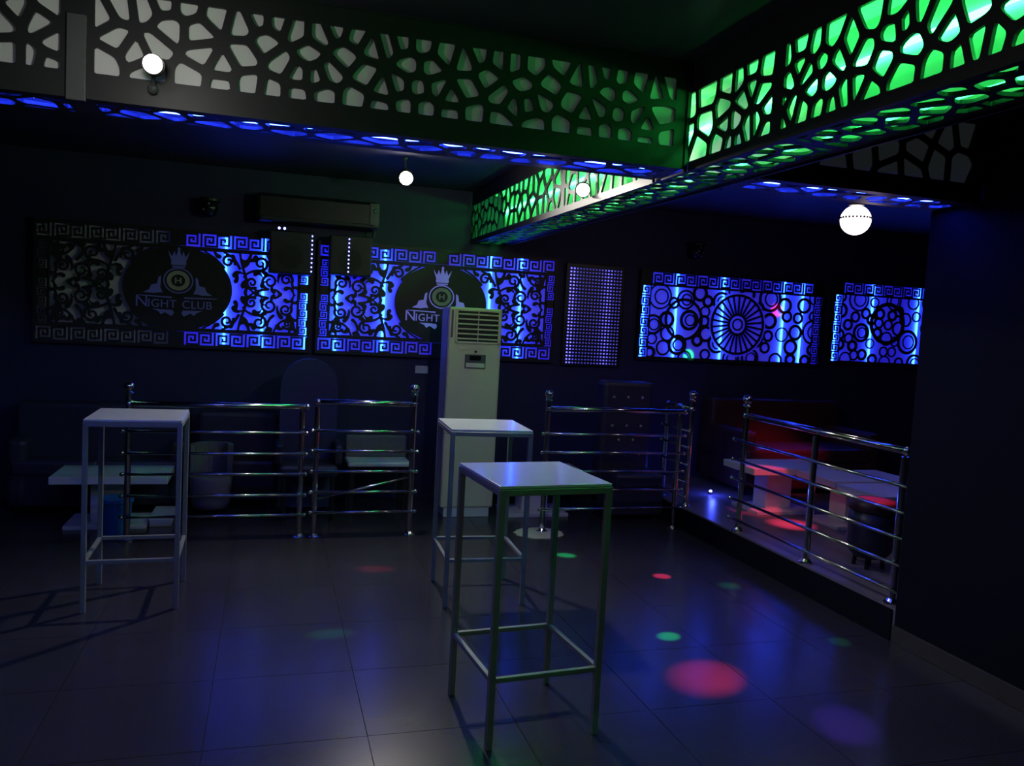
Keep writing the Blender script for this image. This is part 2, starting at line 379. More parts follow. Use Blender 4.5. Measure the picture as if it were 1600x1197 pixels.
def scroll_strokes():
    """ornament of the left half; origin at the middle of the left edge, x to the centre, y up and mirrored"""
    S = []
    # heart of C-scrolls
    S.append((spiral(.235,.105,.070,.018,-1.3,1.45),.0085,.006))
    S.append((bez((.25,.038),(.30,.03),(.36,.02),(.44,-.06)),.0085,.007))
    S.append((spiral(.095,.13,.055,.014,-2.6,-1.4),.0085,.006))
    S.append((bez((.05,.11),(.03,.06),(.05,.02),(.02,0)),.008,.006))
    S.append((bez((.0,.22),(.09,.21),(.15,.22),(.19,.325)),.0085,.006))
    S.append((spiral(.075,.255,.045,.012,.6,1.3),.008,.006))
    # sweep to the corner by the medallion
    S.append((bez((.44,.0),(.40,.10),(.47,.17),(.49,.325)),.0095,.007))
    S.append((spiral(.385,.085,.050,.012,-2.2,1.35),.0085,.006))
    S.append((bez((.30,.19),(.37,.20),(.43,.17),(.455,.13)),.0085,.006))
    S.append((spiral(.315,.255,.062,.014,-1.5,-1.4),.0085,.006))
    S.append((spiral(.585,.255,.058,.014,3.5,-1.35),.009,.006))
    S.append((bez((.49,.20),(.52,.25),(.53,.30),(.62,.325)),.0085,.006))
    S.append((bez((.40,.325),(.42,.28),(.41,.24),(.46,.22)),.0085,.012))
    S.append((bez((.62,.20),(.66,.24),(.69,.28),(.78,.325)),.0085,.005))
    S.append((bez((.20,.19),(.235,.215),(.25,.25),(.245,.325)),.010,.005))
    S.append((bez((.13,.20),(.16,.17),(.17,.14),(.165,.10)),.013,.004))
    S.append((bez((.0,.325),(.03,.29),(.02,.25),(.03,.20)),.010,.005))
    S.append((bez((.335,.0),(.35,.025),(.36,.03),(.365,.045)),.011,.004))
    S.append((bez((.0,.06),(.02,.08),(.04,.06),(.05,.03)),.010,.004))
    S.append((bez((.52,.09),(.50,.12),(.51,.15),(.53,.17)),.013,.004))
    S.append((bez((.14,.0),(.16,.02),(.17,.03),(.19,.04)),.010,.004))
    # leaf lobes that fill the corners between the scrolls
    for (cx, cy, a0, L, wd) in ((.06,.19,.6,.07,.016),(.16,.28,2.0,.06,.015),(.27,.17,.2,.06,.014),(.36,.30,-1.2,.07,.016),(.43,.26,-.4,.06,.015),
                                (.53,.14,1.9,.07,.016),(.66,.29,.2,.08,.013),(.03,.29,.2,.06,.014),(.20,.02,.5,.06,.013),(.30,.06,1.2,.05,.013),(.46,.05,1.3,.07,.014),(.10,.05,2.4,.06,.013),
                                (.36,.16,2.4,.06,.013),(.22,.31,-.6,.05,.014),(.55,.30,-2.2,.06,.013)):
        S.append((bez((cx,cy),(cx+.4*L*math.cos(a0),cy+.4*L*math.sin(a0)),(cx+.8*L*math.cos(a0+.5),cy+.8*L*math.sin(a0+.5)),(cx+L*math.cos(a0+1.0),cy+L*math.sin(a0+1.0)),8),wd,.003))
    return S
def panel_frame(t, X0, w_, Z0, h, O, split=0, board='lit_acrylic'):
    m = MB()
    for a, b in (((0,0),(w_,.028)), ((0,h-.028),(w_,h)), ((0,.028),(.02,h-.028)), ((w_-.02,.028),(w_,h-.028))):
        m.b2((X0+a[0],YP-.006,Z0+a[1]),(X0+b[0],YP+.012,Z0+b[1]))
    m.build('frame', M['lattice'], t)
    if split: MB().b2((X0+.005,YP+.046,Z0+.005),(X0+split-.001,YP+.052,Z0+h-.005)).build('unlit_backing_board', M['white_board'], t)
    MB().b2((X0+max(.005,split),YP+.046,Z0+.005),(X0+w_-.005,YP+.052,Z0+h-.005)).build('backlit_board', M[board], t)
    m = MB()
    m.b2((X0,YP+.012,Z0),(X0+w_,YP+.058,Z0+.006)); m.b2((X0,YP+.012,Z0+h-.006),(X0+w_,YP+.058,Z0+h))
    m.b2((X0,YP+.012,Z0),(X0+.006,YP+.058,Z0+h)); m.b2((X0+w_-.006,YP+.012,Z0),(X0+w_,YP+.058,Z0+h))
    m.build('box_side', M['lattice'], t)
def logo_panel(X0, X1, Z0, h, leds, label, lit):
    w_ = X1-X0; cxu = w_/2
    t = thing('lattice_panel', label, 'wall panel', ((X0+X1)/2, YP, Z0))
    O = (X0, YP, Z0); en = (0,-1,0)
    panel_frame(t, X0, w_, Z0, h, O, 0 if lit else w_*.5)
    # scroll board
    u0, u1, v0, v1 = .105, w_-.105, .140, .860
    us = np.linspace(u0,u1,int((u1-u0)/.0065)); vs = np.linspace(v0,v1,int((v1-v0)/.0065))
    UU, VV = np.meshgrid(us, vs, indexing='ij')
    x = np.where(UU < cxu, UU-u0-.012, u1-.012-UU); y = np.abs(VV-.5)
    D = np.full(UU.shape, 9.)
    sx = (cxu-u0-.012)/.985
    for pl, a, b in scroll_strokes(): seg_dist(x/sx, y, pl, D, a*1.45, b*1.35)
    # the lower half keeps crossing strokes of its mirror
    for pl, a, b in scroll_strokes()[1:2]: seg_dist(x/sx, y, [(p[0], -p[1]) for p in pl], D, a, b)
    ell = (np.sqrt(((UU-cxu)/.43)**2+((VV-.5)/.352)**2)-1)*.38
    D = np.minimum(D, ell)
    brd = np.minimum(np.minimum(UU-u0-.012, u1-.012-UU), np.minimum(VV-.172, .828-VV))
    D = np.minimum(D, brd)
    v, f = sdf_plate(-D, us, vs, O, EX, EZ, en, .008)
    raw('scroll_board', v, f, M['lattice'], t)
    # meander bands
    for vv, fl0 in ((.028,0),(.862,1)):
        key_band(t, .02, cxu-.055, vv, vv+.11, O, EX, EZ, en, 'u', fl0)
        key_band(t, cxu+.055, w_-.02, vv, vv+.11, O, EX, EZ, en, 'u', fl0)
        MB().b2((X0+cxu-.055,YP,Z0+vv),(X0+cxu+.055,YP+.008,Z0+vv+.11)).build('bridge_plate', M['lattice'], t)
    for uu in (.02, w_-.105):
        key_band(t, uu+.008, uu+.077, .155, .53, O, EX, EZ, en, 'v')
        key_band(t, uu+.008, uu+.077, .60, .84, O, EX, EZ, en, 'v')
        MB().b2((X0+uu,YP,Z0+.53),(X0+uu+.085,YP+.008,Z0+.60)).b2((X0+uu,YP,Z0+.14),(X0+uu+.085,YP+.008,Z0+.155)).b2((X0+uu,YP,Z0+.84),(X0+uu+.085,YP+.008,Z0+.862)).b2((X0+uu,YP,Z0+.155),(X0+uu+.008,YP+.008,Z0+.84)).b2((X0+uu+.077,YP,Z0+.155),(X0+uu+.085,YP+.008,Z0+.84)).build('side_strip', M['lattice'], t)
    # medallion artwork
    acr = M['acrylic'] if lit else M['acrylic_dim']
    C = (X0+cxu, YP-.0005, Z0+.5)
    crown = [(-.055,.195),(.055,.195),(.062,.215),(.055,.222),(.085,.31),(.052,.262),(.035,.31),(.022,.265),(.008,.315),(.012,.33),(0,.345),(-.012,.33),(-.008,.315),(-.022,.265),(-.035,.31),(-.052,.262),(-.085,.31),(-.055,.222),(-.062,.215)]
    cr = MB().prism(crown, C, EX, EZ, en, .006).build('crown', acr, t)
    MB().prism([(-.05,.175),(.05,.175),(.05,.187),(-.05,.187)], C, EX, EZ, en, .006).build('crown_band', acr, cr)
    ring = MB(); n = 36
    for k in range(n):
        a, b = 2*math.pi*k/n, 2*math.pi*(k+1)/n
        ring.prism([(.118*math.cos(a),.065+.108*math.sin(a)),(.118*math.cos(b),.065+.108*math.sin(b)),(.108*math.cos(b),.065+.098*math.sin(b)),(.108*math.cos(a),.065+.098*math.sin(a))], C, EX, EZ, en, .005)
    ring.build('emblem_ring', acr, t)
    MB().prism([(.09*math.cos(2*math.pi*k/40),.065+.083*math.sin(2*math.pi*k/40)) for k in range(40)], C, EX, EZ, en, .012).build('emblem_disc', M['emblem'], t)
    MB().prism([(.055*math.cos(2*math.pi*k/40),.065+.05*math.sin(2*math.pi*k/40)) for k in range(40)], C, EX, EZ, en, .0135).build('emblem_centre', M['lattice'], t)
    hh = MB()
    for q in ([(-.026,.04),(-.014,.04),(-.014,.09),(-.026,.09)], [(.014,.04),(.026,.04),(.026,.09),(.014,.09)], [(-.014,.06),(.014,.06),(.014,.07),(-.014,.07)]):
        hh.prism(q, C, EX, EZ, en, .0165)
    hh.build('emblem_letter', M['emblem'], t)
    for s in (-1, 1):
        wg = [(s*.135,.10),(s*.155,.085),(s*.165,.03),(s*.21,.02),(s*.225,-.02),(s*.27,-.045),(s*.19,-.05),(s*.14,-.04),(s*.12,-.045),(s*.14,.0)]
        MB().prism(wg if s > 0 else wg[::-1], C, EX, EZ, en, .005).build('wing', acr, t)
        MB().prism([(s*.05,-.085),(s*.31,-.075),(s*.31,-.069),(s*.05,-.072)] if s > 0 else [(s*.05,-.072),(s*.31,-.069),(s*.31,-.075),(s*.05,-.085)], C, EX, EZ, en, .005).build('banner_line', acr, t)
        fl_ = [(s*.04,-.185),(s*.20,-.18),(s*.15,-.20),(s*.13,-.225),(s*.10,-.205),(s*.05,-.235),(s*.03,-.21)]
        MB().prism(fl_ if s > 0 else fl_[::-1], C, EX, EZ, en, .005).build('flourish', acr, t)
    def word(txt, size, u, v):
        cu = bpy.data.curves.new('lettering', 'FONT'); cu.body = txt; cu.size = size; cu.extrude = .003; cu.space_character = 1.05
        o = bpy.data.objects.new('tmp_text', cu); COL.objects.link(o)
        o.rotation_euler = (math.pi/2,0,0); o.location = (C[0]+u, C[1]-.004, C[2]+v)
        bpy.context.view_layer.update()
        me = bpy.data.meshes.new_from_object(o.evaluated_get(bpy.context.evaluated_depsgraph_get()))
        me.transform(o.matrix_world); me.transform(Matrix.Translation(-OFF[t.name])); wdt = o.dimensions.x
        bpy.data.objects.remove(o); me.materials.clear(); me.materials.append(acr)
        q = bpy.data.objects.new('lettering', me); link(q, t); return wdt
    u = -.335
    u += word('N', .135, u, -.165)+.012
    u += word('IGHT', .095, u, -.165)+.05
    word('CLUB', .095, u, -.165)
    for X in leds: led_tube(t, (X,YP+.030,Z0+.02), (X,YP+.030,Z0+h-.02), M['led_bluep'], .010)
    return t
logo_panel(-1.84, .335, 1.315, 1.0, [-.38, -.07, .30], 'dim left lattice panel with scrollwork and an unlit oval medallion', False)
logo_panel(.385, 2.625, 1.315, 1.0, [.56, .98, 1.97, 2.27], 'bright blue lattice panel with crown medallion behind the standing air conditioner', True)

def bubble_panel(X0, X1, Z0, h, leds, label, rings, fan=None, tilt=0):
    w_ = X1-X0; t = thing('lattice_panel', label, 'wall panel', ((X0+X1)/2, YP, Z0)); O = (X0,YP,Z0); en = (0,-1,0)
    panel_frame(t, X0, w_, Z0, h, O, 0, 'lit_acrylic_low')
    key_band(t, .13, w_-.13, h-.14, h-.03, O, EX, EZ, en, 'u')
    for uu in (.02, w_-.11): key_band(t, uu, uu+.09, .03, h-.15, O, EX, EZ, en, 'v')
    for ua in (.02, w_-.13): MB().b2((X0+ua,YP,Z0+h-.15),(X0+ua+.11,YP+.008,Z0+h-.028)).build('corner_plate', M['lattice'], t)
    u0, u1, v0, v1 = .11, w_-.11, .028, h-.14
    us = np.linspace(u0,u1,int((u1-u0)/.007)); vs = np.linspace(v0,v1,int((v1-v0)/.007))
    UU, VV = np.meshgrid(us, vs, indexing='ij'); D = np.full(UU.shape, 9.)
    for cx, cy, r, wd in rings:
        D = np.minimum(D, np.abs(np.hypot(UU-cx, VV-cy)-r)-wd)
    if fan:
        cx, cy, r0, r1 = fan; R_ = np.hypot(UU-cx, VV-cy); A_ = np.arctan2(VV-cy, UU-cx)
        keep = R_ < r1+.03; D = np.where(keep, 9., D)
        n = 26; ang = (A_/(2*math.pi)*n) % 1.0; arc = np.abs(ang-.5)*2*math.pi/n*R_
        sp = np.maximum(arc-.010, np.maximum(r0-R_, R_-r1)); D = np.minimum(D, sp)
        for rr, wd in ((r0,.010),(r0*.55,.008),(r1,.012)): D = np.minimum(D, np.abs(R_-rr)-wd)
    D = np.minimum(D, np.minimum(np.minimum(UU-u0-.012, u1-.012-UU), np.minimum(VV-v0-.006, v1-.02-VV)))
    v, f = sdf_plate(-D, us, vs, O, EX, EZ, en, .008); raw('ring_board', v, f, M['lattice'], t)
    for X in leds: led_tube(t, (X,YP+.030,Z0+.02), (X,YP+.030,Z0+h-.02), M['led_bluep'], .010)
    return t
def bubbles(seed, w_, h, n=60):
    r = random.Random(seed); L = []
    for _ in range(900):
        x, y, q = r.uniform(.1, w_-.1), r.uniform(.03, h-.16), r.choice([.05,.07,.09,.12])
        if all(math.hypot(x-a, y-b) > (q+c)*.96 for a, b, c, _d in L): L.append((x, y, q, r.uniform(.007,.016)))
        if len(L) >= n: break
    L += [(a+c*.12, b, c*.6, .007) for a, b, c, d in L if c > .08]
    return L
bubble_panel(3.50, 5.64, 1.385, .90, [3.56, 3.92, 4.45, 5.17, 5.40], 'blue lattice panel with rings around a sunburst fan', bubbles(3, 2.14, .90)+[(.5,.42,.2,.014)], (1.12,.40,.10,.30))
bubble_panel(5.76, 7.30, 1.43, .90, [5.83, 6.29, 6.90], 'blue lattice panel of overlapping rings partly hidden by right wall', bubbles(9, 1.54, .90)+[(.72,.46,.21,.02)])

# LED curtain panel between the lattice panels
t = thing('led_panel', 'narrow upright panel of blue light dots between lattice panels', 'led panel', (3.03,7.46,1.30))
MB().b2((2.72,7.45,1.295),(3.33,7.49,2.285),.004).build('board', M['black'], t)
led_levels = [22,20,6,3.5,2.6,2.6,2.6,2.8,3,3.5,5,9,14,10,4,3,3]
m = MB()
for i in range(len(led_levels)):
    for j in range(29):
        n0 = len(m.bm.faces); m.box((2.765+i*.0325,7.446,1.325+j*.0325),(.012,.008,.012)); m.bm.faces.ensure_lookup_table()
        for f in m.bm.faces[n0:]: f.material_index = i+1
o = m.build('led_dots', M['black'], t); o['kind'] = 'stuff'
for L in led_levels: o.data.materials.append(mat('led_dots_%g' % L, (.1,.1,.4), .5, emit=(.13,.12,1), strength=L*.16))

# ------------------------------------------------------------------ furniture: bar tables
def bar_table():
    t = thing('bar_table', '', 'bar table')
    w_, d, h, s = .49, .515, 1.05, .026
    MB().box((0,0,h-.006),(w_-.006,d-.006,.012),.002).build('top', M['top'], t)
    hx, hy = w_/2-s/2, d/2-s/2
    for x, y in ((-1,1),(1,1),(1,-1),(-1,-1)):
        MB().box((x*hx,y*hy,(h-.014)/2),(s,s,h-.014),.002,seg=1).build('leg', M['steel_grey'], t)
    for y in (-1,1):
        MB().box((0,y*hy,h-.027),(w_-2*s,s,s),.002,seg=1).build('top_bar', M['steel_grey'], t)
        MB().box((0,y*hy,.2775),(w_-2*s,s*.8,s*.8),.002,seg=1).build('stretcher', M['steel_grey'], t)
    for x in (-1,1):
        MB().box((x*hx,0,h-.027),(s,d-2*s,s),.002,seg=1).build('top_bar', M['steel_grey'], t)
        MB().box((x*hx,0,.2775),(s*.8,d-2*s,s*.8),.002,seg=1).build('stretcher', M['steel_grey'], t)
    return t
bt = bar_table()
for k, (x, y, r, lab) in enumerate(((1.082,3.236,.088,'nearest tall steel-frame bar table with white top, in the foreground'),
        (1.270,4.792,-.044,'tall steel-frame bar table standing in front of the air conditioner'),
        (-.689,4.980,.017,'tall steel-frame bar table at the left before the railing'))):
    o = bt if k == 0 else copy_tree(bt)
    o.location = (x,y,0); o.rotation_euler = (0,0,r); o['label'] = lab; o['group'] = 'white-topped bar tables'

# ------------------------------------------------------------------ railings
def railing(label, p, q, posts, ztop, bars, z0, finials, rail_ext=(0,0), bar_ext=.06, front=(0,-1), skip=(), loose=None):
    """p,q: rail ends (x,y); posts: fractions along; finials: posts that rise to a ball"""
    p, q = Vector(p), Vector(q); d = (q-p); L = d.length; d.normalize(); fr = Vector(front)
    t = thing('steel_railing', label, 'railing', (*((p+q)/2), z0))
    def at(s, z, off=0): 
        v = p+d*s+fr*off; return (v.x, v.y, z)
    for k, s in enumerate(posts):
        ball = k in finials; top = ztop+.085 if ball else ztop-.035
        po = MB().tube(at(s,z0), at(s,top), .021, 14).build('post', M['chrome'], t, smooth=False)
        MB().lathe([(.05,0),(.05,.008),(.036,.014),(.026,.03)], at(s,z0), 18).build('base_flange', M['chrome'], po)
        if ball:
            MB().ball(at(s,ztop+.118), .036, 18, 12).build('finial_ball', M['chrome'], po, True)
            MB().lathe([(.026,0),(.03,.008),(.02,.02)], at(s,ztop+.066), 16).build('collar', M['chrome'], po)
        else:
            MB().tube(at(s,top), at(s,ztop-.012), .010, 8).build('pin', M['chrome'], po)
    MB().tube(at(-rail_ext[0],ztop), at(L+rail_ext[1],ztop), .022, 14).ball(at(-rail_ext[0],ztop),.026).ball(at(L+rail_ext[1],ztop),.026).build('top_rail', M['chrome'], t, True)
    for z in bars:
        if z in skip: continue
        MB().tube(at(-bar_ext,z,.031), at(L+bar_ext,z,.031), .0105, 10).ball(at(-bar_ext,z,.031),.016,10,7).ball(at(L+bar_ext,z,.031),.016,10,7).build('bar', M['chrome'], t, True)
        for s in posts: MB().tube(at(s,z,0), at(s,z,.028), .008, 6).build('bar_clip', M['chrome'], t)
    if loose: MB().tube(at(.02,loose[0],.045), at(L-.02,loose[1],.045), .009, 10).build('loose_bar', M['chrome'], t, True)
    return t
BARS = [.805,.655,.50,.345,.190]; YR = 6.17
railing('steel railing at left end behind the left bar table', (-.925,YR), (.250,YR), [0,1.175], .975, [.785,.63,.48,.325,.175], 0, {0}, (0,.03), bar_ext=.033)
railing('short steel railing with a bent loose bar left of air conditioner', (.358,YR), (1.075,YR), [0,.717], 1.015, BARS, 0, {1}, loose=(.30,.46), bar_ext=.033)
railing('steel railing in front of the dark tufted sofa', (2.165,YR), (3.345,YR), [0,1.18], 1.005, BARS, 0, {0}, (0,.045), bar_ext=.045)
XP = 3.47
railing('short return railing at the platform corner beside the opening', (XP,6.20), (XP,6.64), [0,.44], 1.03, [.84,.70,.55,.40,.27], PLAT, {0}, front=(-1,0), bar_ext=.03)
railing('long steel railing along the raised right platform', (XP,5.375), (XP,3.74), [0,.83,1.62], 1.075, [.88,.73,.582,.428,.275], PLAT, {0}, (0,.0), bar_ext=.09, front=(-1,0))

# ------------------------------------------------------------------ standing air conditioner
t = thing('standing_air_conditioner', 'tall cream floor-standing air conditioner with slatted vent on top', 'air conditioner', (1.66,6.83,0))
ax0, ax1, ay0, ay1, ah = 1.425, 1.885, 6.68, 6.98, 1.785
MB().b2((ax0,ay0,.08),(ax1,ay1,ah),.018).build('body', M['ac'], t)
MB().b2((ax0+.03,ay0+.01,0),(ax1-.03,ay1-.02,.085),.006).build('plinth', M['white'], t)
MB().b2((ax0+.07,ay0-.004,1.50),(ax1-.03,ay0+.002,1.755),.002).build('vent_opening', M['ac_dark'], t)
fr = MB()
for a, b in (((ax0+.055,1.485),(ax0+.075,1.77)),((ax1-.035,1.485),(ax1-.015,1.77)),((ax0+.055,1.755),(ax1-.015,1.772)),((ax0+.055,1.485),(ax1-.015,1.502))):
    fr.b2((a[0],ay0-.012,a[1]),(b[0],ay0+.004,b[1]),.003)
fr.build('vent_frame', M['ac'], t)
for k in range(6):
    z = 1.525+k*.041
    MB().box(((ax0+ax1)/2+.02,ay0-.006,z),(.345,.022,.009),.002,rot=Matrix.Rotation(math.radians(24),3,'X')).build('louvre_slat', M['ac'], t)
MB().b2((1.672,ay0-.014,1.505),(1.678,ay0-.006,1.755)).build('louvre_link', M['ac'], t)
MB().prism([(-.17,.0),(.17,.0),(.14,-.05),(.05,-.045),(.03,-.025),(-.03,-.025),(-.05,-.045),(-.14,-.05)], ((ax0+ax1)/2+.015,ay0,1.475), EX, EZ, (0,-1,0), .004).build('vent_lip', M['ac'], t)
MB().tube((1.665,ay0+.002,1.418),(1.665,ay0-.006,1.418),.011,16).build('badge', M['ac_dark'], t)
cp = MB().b2((1.575,ay0-.005,1.275),(1.755,ay0+.002,1.395),.003).build('control_panel', M['plate'], t)
MB().b2((1.615,ay0-.008,1.345),(1.712,ay0-.003,1.385)).build('display', M['screen'], cp)
MB().b2((1.585,ay0-.008,1.285),(1.745,ay0-.003,1.322)).build('label_strip', M['label'], cp)
MB().b2((ax0+.02,ay0-.003,1.53),(ax0+.036,ay0+.002,1.76)).build('side_slot', M['plate'], t)
MB().b2((ax0-.0015,ay0-.0015,.72),(ax1+.0015,ay0+.05,.7235)).build('seam', M['plate'], t)
MB().b2((ax0-.003,ay0+.045,.09),(ax0+.001,ay0+.05,ah-.03)).build('side_seam', M['plate'], t)

# ------------------------------------------------------------------ lamps
def flood(name, label, loc, aim, stem_to, r=.040, glow=True):
    t = thing(name, label, 'spotlight', loc); L = Vector(loc); a = (Vector(aim)-L).normalized()
    MB().tube(L-a*.10, L-a*.004, r*.75, 18, r*1.0).build('housing', M['black'], t, False)
    MB().tube(L-a*.004, L+a*.004, r*.92, 20).build('lens', M['lampglow'] if glow else M['screen'], t)
    for k in range(3): MB().tube(L-a*(.03+.025*k), L-a*(.036+.025*k), r*1.12, 18).build('cooling_fin', M['black'], t)
    S = Vector(stem_to)
    MB().tube(L-a*.06, S, .008, 8).build('bracket', M['plate'], t)
    MB().ball(S, .02, 10, 7).build('mount', M['plate'], t)
    return t
flood('spotlight', 'bright white spotlight hanging from the back ceiling above the railing', FLOOD, (.55,3.0,1.6), (FLOOD[0],FLOOD[1]+.10,CEIL-.008), .052)
flood('spotlight', 'bright white spotlight on the face of the green-lit beam', (1.69,4.44,2.455), (.5,1.0,1.7), (XB0-.014,4.52,2.47))
lamp('POINT', 'beam_light', (1.46,4.40,2.42), 15, WARM, .04)
flood('spotlight', 'bright white spotlight on the upper left lattice beam', (-.425,3.20,2.515), (-.2,0,1.9), (-.44,YA0-.014,2.46), .034)
lamp('POINT', 'lattice_light', (-.40,2.75,2.48), 4.2, (1,.97,.9), .05)
# ring dressing the added off-frame fill lamp
t = thing('fill_downlight', 'round ring of the added fill lamp in the coffer ceiling', 'fill_downlight', (-.9,1.2,CEIL))
MB().lathe([(.12,-.012),(.12,-.001),(.05,-.001)], (-.9,1.2,CEIL), 28).build('ring', M['plate'], t)

# party ball
BALL = (3.80,4.75,2.50)
t = thing('party_ball_light', 'glowing round party ball light hanging over the right platform', 'party light', BALL)
b = MB().ball(BALL, .100, 28, 18).build('glowing_ball', M['balllow'], t, True)
dots = MB()
for k in range(26):
    a = 2*math.pi*k/26
    dots.ball((BALL[0]+.099*math.cos(a),BALL[1]+.099*math.sin(a),BALL[2]+.012), .0085, 8, 6)
dots.build('dot_row', M['black'], b)['kind'] = 'stuff'
MB().lathe([(.05,.098),(.055,.125),(.05,.17),(.02,.19),(.02,CEIL-BALL[2])], BALL, 20).build('mount', M['black'], t)
lamp('POINT', 'ball_glow', (BALL[0]-.02,BALL[1]-.16,BALL[2]-.14), 5, (1,.75,.85), .05)
RED, GRN, VIO = (1,.04,.10), (.02,1,.22), (.16,.06,1)
def beam(tgt, rad, power, col, blend=.5):
    T_ = Vector(tgt); B = Vector(BALL); d = (T_-B).normalized(); p = B+d*.15; L = (T_-p).length
    lamp('SPOT', 'party_beam', p, power, col, .004, tgt, 2*math.atan(rad/L), blend)
beam((2.10,3.43,0), .21, 2000, RED, 1)
beam((2.16,3.94,0), .07, 3000, GRN, .8)
beam((2.63,4.95,0), .065, 3800, RED, .7)
beam((2.13,5.50,0), .07, 3000, GRN, .7)
beam((2.48,2.89,0), .17, 330, VIO, .9)
beam((.35,4.25,0), .09, 900, GRN, 1)
beam((.72,5.33,0), .10, 1100, RED, 1)
beam((3.0,4.7,0), .09, 250, GRN, 1)
beam((3.10,3.72,0), .08, 160, GRN, 1)
beam((3.98,5.78,.58), .20, 170, RED, .6)
beam((4.05,5.52,PLAT), .22, 900, RED, 1)
beam((3.86,4.40,.64), .13, 420, RED, .3)
beam((4.75,6.75,.62), .5, 260, RED, 1)
beam((5.08,7.44,1.97), .08, 700, RED, .8)
beam((4.10,7.44,1.46), .07, 700, GRN, .8)

# ------------------------------------------------------------------ low furniture behind the railings
def pedestal_table():
    t = thing('pedestal_table', '', 'low table')
    MB().box((0,0,.372),(.79,.48,.055),.004).build('table_top', M['white'], t)
    MB().box((-.03,.02,.188),(.24,.20,.316),.004).build('column', M['white'], t)
    MB().box((-.03,0,.015),(.56,.40,.030),.003).build('base_plate', M['white'], t)
    return t
pt = pedestal_table()
for k, (x, y, z, r, lab) in enumerate(((-1.09,6.69,0,0,'low white pedestal table at far left behind the left railing'),
        (2.32,6.84,0,0,'low white pedestal table right of the air conditioner'),
        (4.24,6.02,PLAT,0,'low white pedestal table lit pink, farthest on the right platform'),
        (4.62,5.50,PLAT,0,'low white pedestal table in the middle on right platform'),
        (4.58,4.95,PLAT,0,'low white pedestal table nearest the dark stool on right platform'))):
    o = pt if k == 0 else copy_tree(pt)
    o.location = (x,y,z); o.rotation_euler = (0,0,r); o['label'] = lab; o['group'] = 'low white pedestal tables'
t = thing('bucket', 'blue plastic bucket standing before the left pedestal table', 'bucket', (-1.02,6.335,0))
MB().lathe([(.085,0),(.092,.02),(.108,.26),(.114,.262),(.114,.275),(.104,.275),(.09,.03)], (-1.02,6.335,0), 24).build('tub', M['bluep'], t)
MB().lathe([(.116,.245),(.118,.25),(.118,.258),(.116,.262)], (-1.02,6.335,0), 24).build('rim', M['bluep'], t)
t = thing('storage_box', 'low white box on floor beside the blue bucket', 'box', (-.75,6.74,0))
MB().b2((-.825,6.55,0),(-.675,6.93,.055),.004).build('box_body', M['white'], t)
MB().b2((-.83,6.545,.05),(-.67,6.935,.07),.004).build('lid', M['white'], t)
t = thing('bench', 'pale bench with a low back behind the short railing', 'bench', (.90,7.0,0))
MB().b2((.66,6.86,.40),(1.19,7.20,.44),.012).build('seat', M['white'], t)
MB().b2((.66,7.13,.44),(1.19,7.20,.63),.015).build('backrest', M['greyfab'], t)
for x in (.70,1.15):
    for y in (6.90,7.16): MB().b2((x-.02,y-.02,0),(x+.02,y+.02,.40)).build('leg', M['black'], t)
t = thing('tub_chair', 'small grey tub chair behind the left railing', 'chair', (-.42,6.95,0))
MB().lathe([(.14,.06),(.15,.10),(.165,.30),(.15,.32)], (-.42,6.95,0), 24).build('seat', M['greyfab'], t, True)
m = MB(); N = 14
for k in range(N):
    a0 = math.radians(-20+220*k/N); a1 = math.radians(-20+220*(k+1)/N)
    m.prism([(math.cos(a0)*.165,math.sin(a0)*.165),(math.cos(a1)*.165,math.sin(a1)*.165),(math.cos(a1)*.13,math.sin(a1)*.13),(math.cos(a0)*.13,math.sin(a0)*.13)], (-.42,6.95,.30), EX, EY, EZ, .27)
m.build('backrest', M['greyfab'], t)
for a in range(4):
    an = math.pi/4+a*math.pi/2; MB().tube((-.42+.11*math.cos(an),6.95+.11*math.sin(an),0),(-.42+.10*math.cos(an),6.95+.10*math.sin(an),.07),.012).build('leg', M['black'], t)
# sofas
def sofa(label, x0, x1, y0, y1, z0, seat, back, m_, tuft=False, arms=True, cat='sofa'):
    t = thing('sofa', label, cat, ((x0+x1)/2,(y0+y1)/2,z0))
    MB().b2((x0,y0+.03,z0+.05),(x1,y1,z0+seat-.12),.02).build('base', m_, t)
    n = max(1, round((x1-x0)/.65))
    for k in range(n):
        a = x0+.01+(x1-x0-.02)*k/n; b = x0+.01+(x1-x0-.02)*(k+1)/n
        MB().b2((a+.004,y0,z0+seat-.13),(b-.004,y1-.18,z0+seat),.03).build('seat_cushion', m_, t)
    bk = MB().b2((x0,y1-.20,z0+.06),(x1,y1,z0+back),.035).build('backrest', m_, t)
    if tuft:
        z = z0+seat+.12; r = 0
        while z < z0+back-.08:
            x = x0+.10+(.07 if r % 2 else 0)
            while x < x1-.06:
                MB().ball((x,y1-.203,z),.013,10,7,(1,.5,1)).build('tuft_button', M['button'], bk); x += .14
            z += .13; r += 1
    if arms:
        for xa in (x0, x1-.12): MB().b2((xa-.01,y0+.01,z0+.06),(xa+.13,y1-.02,z0+seat+.16),.04).build('arm', m_, t)
    for x in (x0+.05, x1-.05):
        for y in (y0+.07, y1-.05): MB().tube((x,y,z0),(x,y,z0+.06),.02).build('foot', M['black'], t)
    return t
sofa('tall dark tufted sofa at right under the blue light dots', 2.90, 3.39, 6.42, 6.98, 0, .42, 1.20, M['leather'], True, False)
sofa('long dark sofa against back wall under the dim left panel', -1.9, -.62, 7.0, 7.42, 0, .42, .85, M['leather'])
sofa('dark sofa by the back wall behind the small tub chair', -.55, .09, 7.14, 7.42, 0, .40, .80, M['leather'], False, False)
sofa('dark red sofa by the back wall on right platform', 4.25, 5.75, 6.55, 7.40, PLAT, .44, .85, M['redleather'])
